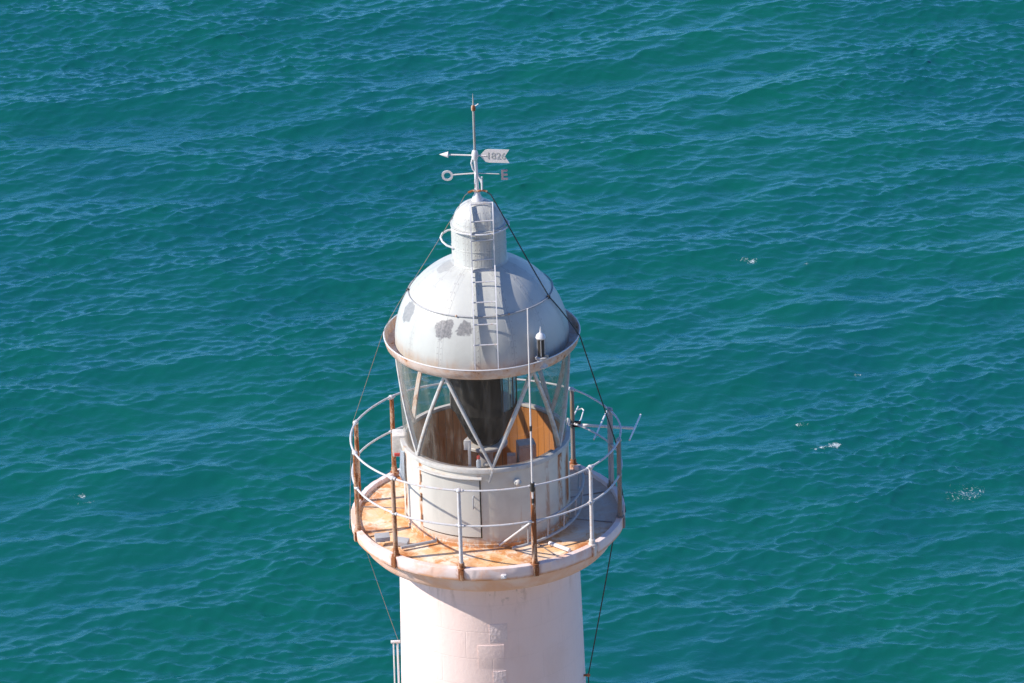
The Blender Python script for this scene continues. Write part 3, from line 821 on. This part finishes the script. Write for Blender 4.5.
# --- lightning conductors
def sag(a, b, s, n=10):
    a, b = Vector(a), Vector(b)
    return [a.lerp(b, i/n)-Vector((0, 0, s*4*(i/n)*(1-i/n))) for i in range(n+1)]
n_r = dpt(68, RE, .02); n_l = dpt(-92, RE, .02)
bm = bmesh.new()
pts = [Vector((.10, -.03, 3.955)), Vector((.15, -.04, 3.92))]+sag((.17, -.05, 3.89), n_r, .01)[1:]+sag(n_r, pol(1.11, 79, 2.262), -.02, 6)[1:]+sag(pol(1.12, 79, 2.24), pol(1.575, 108, .60), .0, 8)+[pol(1.58, 104, .2), pol(1.59, 96, -.12), pol(1.45, 90, -.26)]+sag(pol(1.44, 88, -.30), (1.10, -.2, -2.03), .01, 5)[1:]+[Vector((1.16, -.2, -5)), Vector((1.22, -.2, -9))]
tube(bm, pts, .0072, 6)
tag(obj('lightning_cable', bm, M_CABLE), 'dark cable from the vane mast down the right, shaded side of the dome', 'cable', 'lightning conductors')
bm = bmesh.new()
pts = [Vector((-.10, -.02, 3.945)), Vector((-.14, -.02, 3.91))]+sag((-.15, -.02, 3.88), n_l, .01)[1:]+sag(n_l, pol(1.11, -94, 2.262), -.02, 6)[1:]+sag(pol(1.12, -94, 2.24), pol(1.57, -106, 1.0), .0, 8)+[pol(1.58, -100, .5), pol(1.59, -92, -.16), pol(1.45, -89, -.26)]+sag(pol(1.44, -88, -.30), (-1.09, -.03, -1.58), .01, 5)[1:]
tube(bm, pts, .0032, 6)
tag(obj('lightning_cable', bm, M_BROWNG), 'thin grey cable on the left, sunlit side of the dome reaching the gallery rail', 'cable', 'lightning conductors')
# protective pipe on the tower's left flank
D = thing('cable_pipe', 'white twin pipe clamped up the left flank of the tower shaft', 'pipe', None, (-1.12, -.03, -9.1))
for k, r in ((-1.10, .012), (-1.145, .008)):
    bm = bmesh.new(); tube(bm, [Vector((-.10 if k < -1.12 else -.02, 0, 0)), Vector((k+1.12, 0, 9.1-1.62))], r, 8); obj('pipe', bm, M_WHITE, D)
bm = bmesh.new(); box(bm, (.0, 0, 9.1-1.60), (.055, 0, 0), (0, .015, 0), (0, 0, .014), .004); obj('clamp', bm, M_WHITE, D)
# cable anchor on the right flank
bm = bmesh.new(); tube(bm, [(1.03, -.22, -2.02), (1.12, -.22, -2.02)], .014, 8); sphere(bm, (1.10, -.2, -2.03), .022)
part('cable_anchor', bm, M_RUSTY, tower)

# --- whip aerial
Wp = thing('whip_aerial', 'tall thin pale rod aerial lashed to the rusty front railing post', 'aerial', None, (.50, -1.495, .1))
bm = bmesh.new(); tube(bm, [(0, 0, .70), (.0, 0, .95), (0, 0, 1.65), (.004, .02, 3.04)], [.012, .011, .0095, .008], 8); obj('rod', bm, M_VANE, Wp)
for z in (.74, 1.62): 
    bm = bmesh.new(); tube(bm, [(0, 0, z-.03), (0, 0, z+.03)], .015, 8); obj('rod_joint', bm, M_DARK, Wp)
bm = bmesh.new(); tube(bm, [(0, 0, .86), (0, 0, .96)], .026, 10); obj('clamp', bm, M_DARK, Wp)

# --- yagi aerial on the far right post
Y = thing('directional_aerial', 'small white multi-rod aerial pointing right from a rear railing post', 'aerial', None, (1.018, 1.15, .55))
O = Vector((1.018, 1.15, .55))
bd = Vector((.975, -.22, 0)).normalized(); bn = Vector((.225, .974, 0)).normalized()
bm = bmesh.new(); tube(bm, [Vector((-.05, .01, 0)), bd*.74], .018, 8); obj('boom', bm, M_AERIAL, Y)
for k, h in ((.33, .40), (.74, .36)):
    bm = bmesh.new(); c = bd*k+Vector((0, 0, .012)); tube(bm, [c-bn*h, c+bn*h], .011, 8); obj('element', bm, M_AERIAL, Y)
bm = bmesh.new(); tube(bm, [Vector((-.03, .0, .01))-bn*.40, Vector((-.03, 0, .01))+bn*.50], .0085, 8); obj('element', bm, M_AERIAL, Y)
bm = bmesh.new(); tube(bm, [bd*.05, bd*.07+bn*.15, bd*.05+bn*.42, bd*.02+bn*.46, bd*-.02+bn*.42], .008, 8); obj('folded_dipole', bm, M_AERIAL, Y)
bm = bmesh.new(); box(bm, bd*.05+Vector((0, 0, .01)), bd*.045, bn*.03, (0, 0, .03), .006); obj('feed_box', bm, M_BLACK, Y)
bm = bmesh.new(); sphere(bm, (-.06, -.02, .05), .035, 1.3); obj('mount_clamp', bm, M_AERIAL, Y)

# --- beacon lamp on the gutter
bx, by = pol(1.05, 38, 0).x, pol(1.05, 38, 0).y
B = thing('beacon_lamp', 'small dark lantern-shaped beacon with white pointed cap on the gutter edge', 'beacon', None, (bx, by, 2.16)); B.scale = (1.1, 1.1, 1.15)
def lb(name, prof, mat, n=18):
    bm = bmesh.new(); lathe(bm, prof, n); return obj(name, bm, mat, B)
lb('foot', [(.001, 0), (.062, 0), (.064, .015), (.05, .03), (.045, .085), (.062, .09), (.066, .11), (.045, .118), (.001, .12)], M_BAR)
lb('lamp_body', [(.001, .115), (.046, .118), (.042, .14), (.036, .30), (.001, .302)], M_DARK)
lb('cap', [(.001, .295), (.046, .298), (.052, .31), (.044, .335), (.026, .352), (.012, .362), (.008, .385), (.002, .425), (.0005, .426)], M_WHITE)
bm = bmesh.new()
for a in range(0, 360, 60): tube(bm, [pol(.043, a, .12), pol(.040, a, .30)], .0045, 6)
obj('cage', bm, M_GREYP, B)
bm = bmesh.new(); box(bm, (.055, -.01, .12), (.02, 0, 0), (0, .02, 0), (0, 0, .018), .004); obj('bracket', bm, M_MAST, B)

# --- optic in the lantern
OP = thing('lighthouse_lens', 'black-shaded lens drum standing in the middle of the glazed lantern', 'lens', None, (0, 0, .02))
def lo(name, prof, mat, a0=0, a1=360, n=48, close=False):
    bm = bmesh.new(); lathe(bm, prof, n, a0, a1, close); return obj(name, bm, mat, OP)
lo('pedestal', [(.22, 0), (.20, .05), (.09, .10), (.08, .78), (.15, .84), (.001, .84)], M_GREYP)
lo('table', [(.001, .84), (.24, .84), (.25, .85), (.25, .875), (.24, .885), (.001, .885)], M_SILL)
lo('shade_bowl', [(.001, .895), (.16, .895), (.20, .95), (.36, 1.33), (.375, 1.36)], M_BLACK)
lo('shade_drum', [(.385, 1.34), (.385, 2.08), (.375, 2.08), (.375, 1.34)], M_BLACK, -150, 30, 30, True)
bm = bmesh.new(); prof = []
z = 1.36
while z < 2.05:
    prof += [(.355, z), (.345, z+.028)]; z += .03
lathe(bm, prof, 48); obj('lens_drum', bm, M_LENS, OP)
for a in (34, 62, 95, 130, 175):
    bm = bmesh.new(); tube(bm, [pol(.37, a, 1.34), pol(.37, a, 2.08)], .009, 6); obj('frame_bar', bm, M_DARK, OP)
lo('lamp', [(.001, 1.40), (.03, 1.42), (.035, 1.6), (.06, 1.66), (.06, 1.76), (.03, 1.82), (.001, 1.83)], M_LENS, n=16)
lo('top_ring', [(.30, 2.06), (.39, 2.06), (.39, 2.10), (.30, 2.10)], M_DARK, close=True)
# --- other things in the lantern
Bt = thing('bottle', 'small white bottle with a red cap on the inner sill behind the front glass', 'bottle', None, (-.085, -.875, .983))
bm = bmesh.new(); lathe(bm, [(.001, 0), (.026, 0), (.028, .01), (.028, .075), (.012, .10), (.011, .115), (.001, .115)], 14); obj('body', bm, M_CLOTH, Bt)
bm = bmesh.new(); lathe(bm, [(.001, .105), (.020, .105), (.018, .14), (.001, .142)], 12); obj('cap', bm, M_RED, Bt)
bm = bmesh.new(); sphere(bm, (.0, -.865, 1.008), .030, .8, 12, 8); bmesh.ops.scale(bm, vec=(1.3, 1, 1), verts=bm.verts)
tag(obj('rag', bm, M_BOXP), 'cream crumpled rag on the inner sill right of the red-capped bottle', 'rag')
St = thing('hook_stand', 'slim white upright stand with a hooked head inside the lantern, left of the lens', 'stand', None, (-.185, -.5, .02))
bm = bmesh.new(); box(bm, (0, 0, .56), (.016, 0, 0), (0, .016, 0), (0, 0, .54), .003); obj('upright', bm, M_WHITE, St)
bm = bmesh.new(); box(bm, (-.02, 0, 1.07), (.04, 0, 0), (0, .014, 0), (0, 0, .06), .01); obj('head', bm, M_WHITE, St)
bm = bmesh.new(); box(bm, (0, 0, .01), (.09, 0, 0), (0, .09, 0), (0, 0, .01), .003); obj('base', bm, M_WHITE, St)
Cb = thing('equipment_cabinet', 'grey metal cabinet inside the lantern against the orange boards', 'cabinet', None, (.46, .12, .02))
bm = bmesh.new(); box(bm, (0, 0, .40), (.10, .02, 0), (-.015, .09, 0), (0, 0, .40), .008); obj('case', bm, M_SILL, Cb)
bm = bmesh.new(); box(bm, (.003, -.096, .40), (.085, .015, 0), (-.0004, .004, 0), (0, 0, .37), .003); obj('door', bm, M_SILL, Cb)
bm = bmesh.new(); box(bm, (-.17, -.02, .33), (.05, .0, 0), (0, .05, 0), (0, 0, .33), .006); obj('side_box', bm, M_BOXP, Cb)

# --- boxes and bits outside
J = thing('junction_box', 'cream junction box with a red mark on the left side of the lantern wall', 'box', None, (-.985, .06, .76))
bm = bmesh.new(); box(bm, (0, 0, .13), (.075, 0, 0), (0, .10, 0), (0, 0, .13), .012); obj('case', bm, M_BOXP, J)
bm = bmesh.new(); box(bm, (-.02, -.105, .03), (.035, 0, 0), (0, .006, 0), (0, 0, .018), .003); obj('red_mark', bm, M_RED, J)
bm = bmesh.new()
cols = []
for i in range(9):
    t = i/8; z = .90-.34*t
    cols.append([bm.verts.new(pol(.965+.018*math.sin(j*1.9+t)+.02*t, -84+j*1.4, z-.02*math.sin(j*.8))) for j in range(9)])
for i in range(8):
    for j in range(8): bm.faces.new([cols[i][j], cols[i][j+1], cols[i+1][j+1], cols[i+1][j]])
bmesh.ops.solidify(bm, geom=bm.faces[:], thickness=.008)
tag(obj('cloth', bm, M_CLOTH), 'pale blue-grey cloth hanging under the sill below the junction box', 'cloth')

for loc, an_, lb_ in (((-1.20, -.76), 8, 'flat grey lamp head on the deck rim, left of the rusty front-left post'), ((-.985, -.80), -20, 'squat grey lamp head on the deck, right of the rusty front-left post')):
    F = thing('deck_lamp', lb_, 'lamp', 'small grey lamps at a post foot', (loc[0], loc[1], .055 if loc[0] < -1.1 else .012))
    c, s = math.cos(R_(an_)), math.sin(R_(an_))
    bm = bmesh.new(); box(bm, (0, 0, .045), (.085*c, .085*s, 0), (-.045*s, .045*c, .012), (0, 0, .028), .010); obj('housing', bm, M_GREYP, F)
    bm = bmesh.new(); box(bm, (0, 0, .01), (.03, 0, 0), (0, .03, 0), (0, 0, .012), .002); obj('bracket', bm, M_DARK, F)
bm = bmesh.new(); tube(bm, [(-.99, -.93, .045), (-.60, -.80, .05), (-.58, -.62, .05)], .020, 8)
tag(obj('deck_pipe', bm, M_GREYP), 'grey pipe lying on the deck from the rusty front-left post to the lantern wall', 'pipe')
bm = bmesh.new(); tube(bm, [(.68, -.93, .04), (.78, -1.02, .04), (.90, -1.14, .045)], .024, 10)
tag(obj('pipe_offcut', bm, M_WHITE), 'short white pipe offcut on the deck beside the bent ladder frame', 'pipe')

# curved ladder frame lying on the deck at the right
LF = thing('bent_ladder', 'grey bent ladder frame lying on the right side of the deck', 'ladder', None, (0, 0, 0))
def arc(r, a0, a1, z0, z1, n=14): return [pol(r, a0+(a1-a0)*i/n, z0+(z1-z0)*i/n) for i in range(n+1)]
bm = bmesh.new(); tube(bm, arc(1.08, 14, 104, .05, .16), .017, 8); obj('side_rail', bm, M_GREYP, LF)
bm = bmesh.new(); tube(bm, arc(1.10, 20, 104, .30, .42), .015, 8); obj('side_rail', bm, M_GREYP, LF)
for a in (24, 38, 52, 66, 80, 94, 104):
    k = (a-14)/90
    bm = bmesh.new(); tube(bm, [pol(1.08, a, .05+.11*k), pol(1.10, a, .30+.12*k)], .010, 6); obj('rung', bm, M_GREYP, LF)
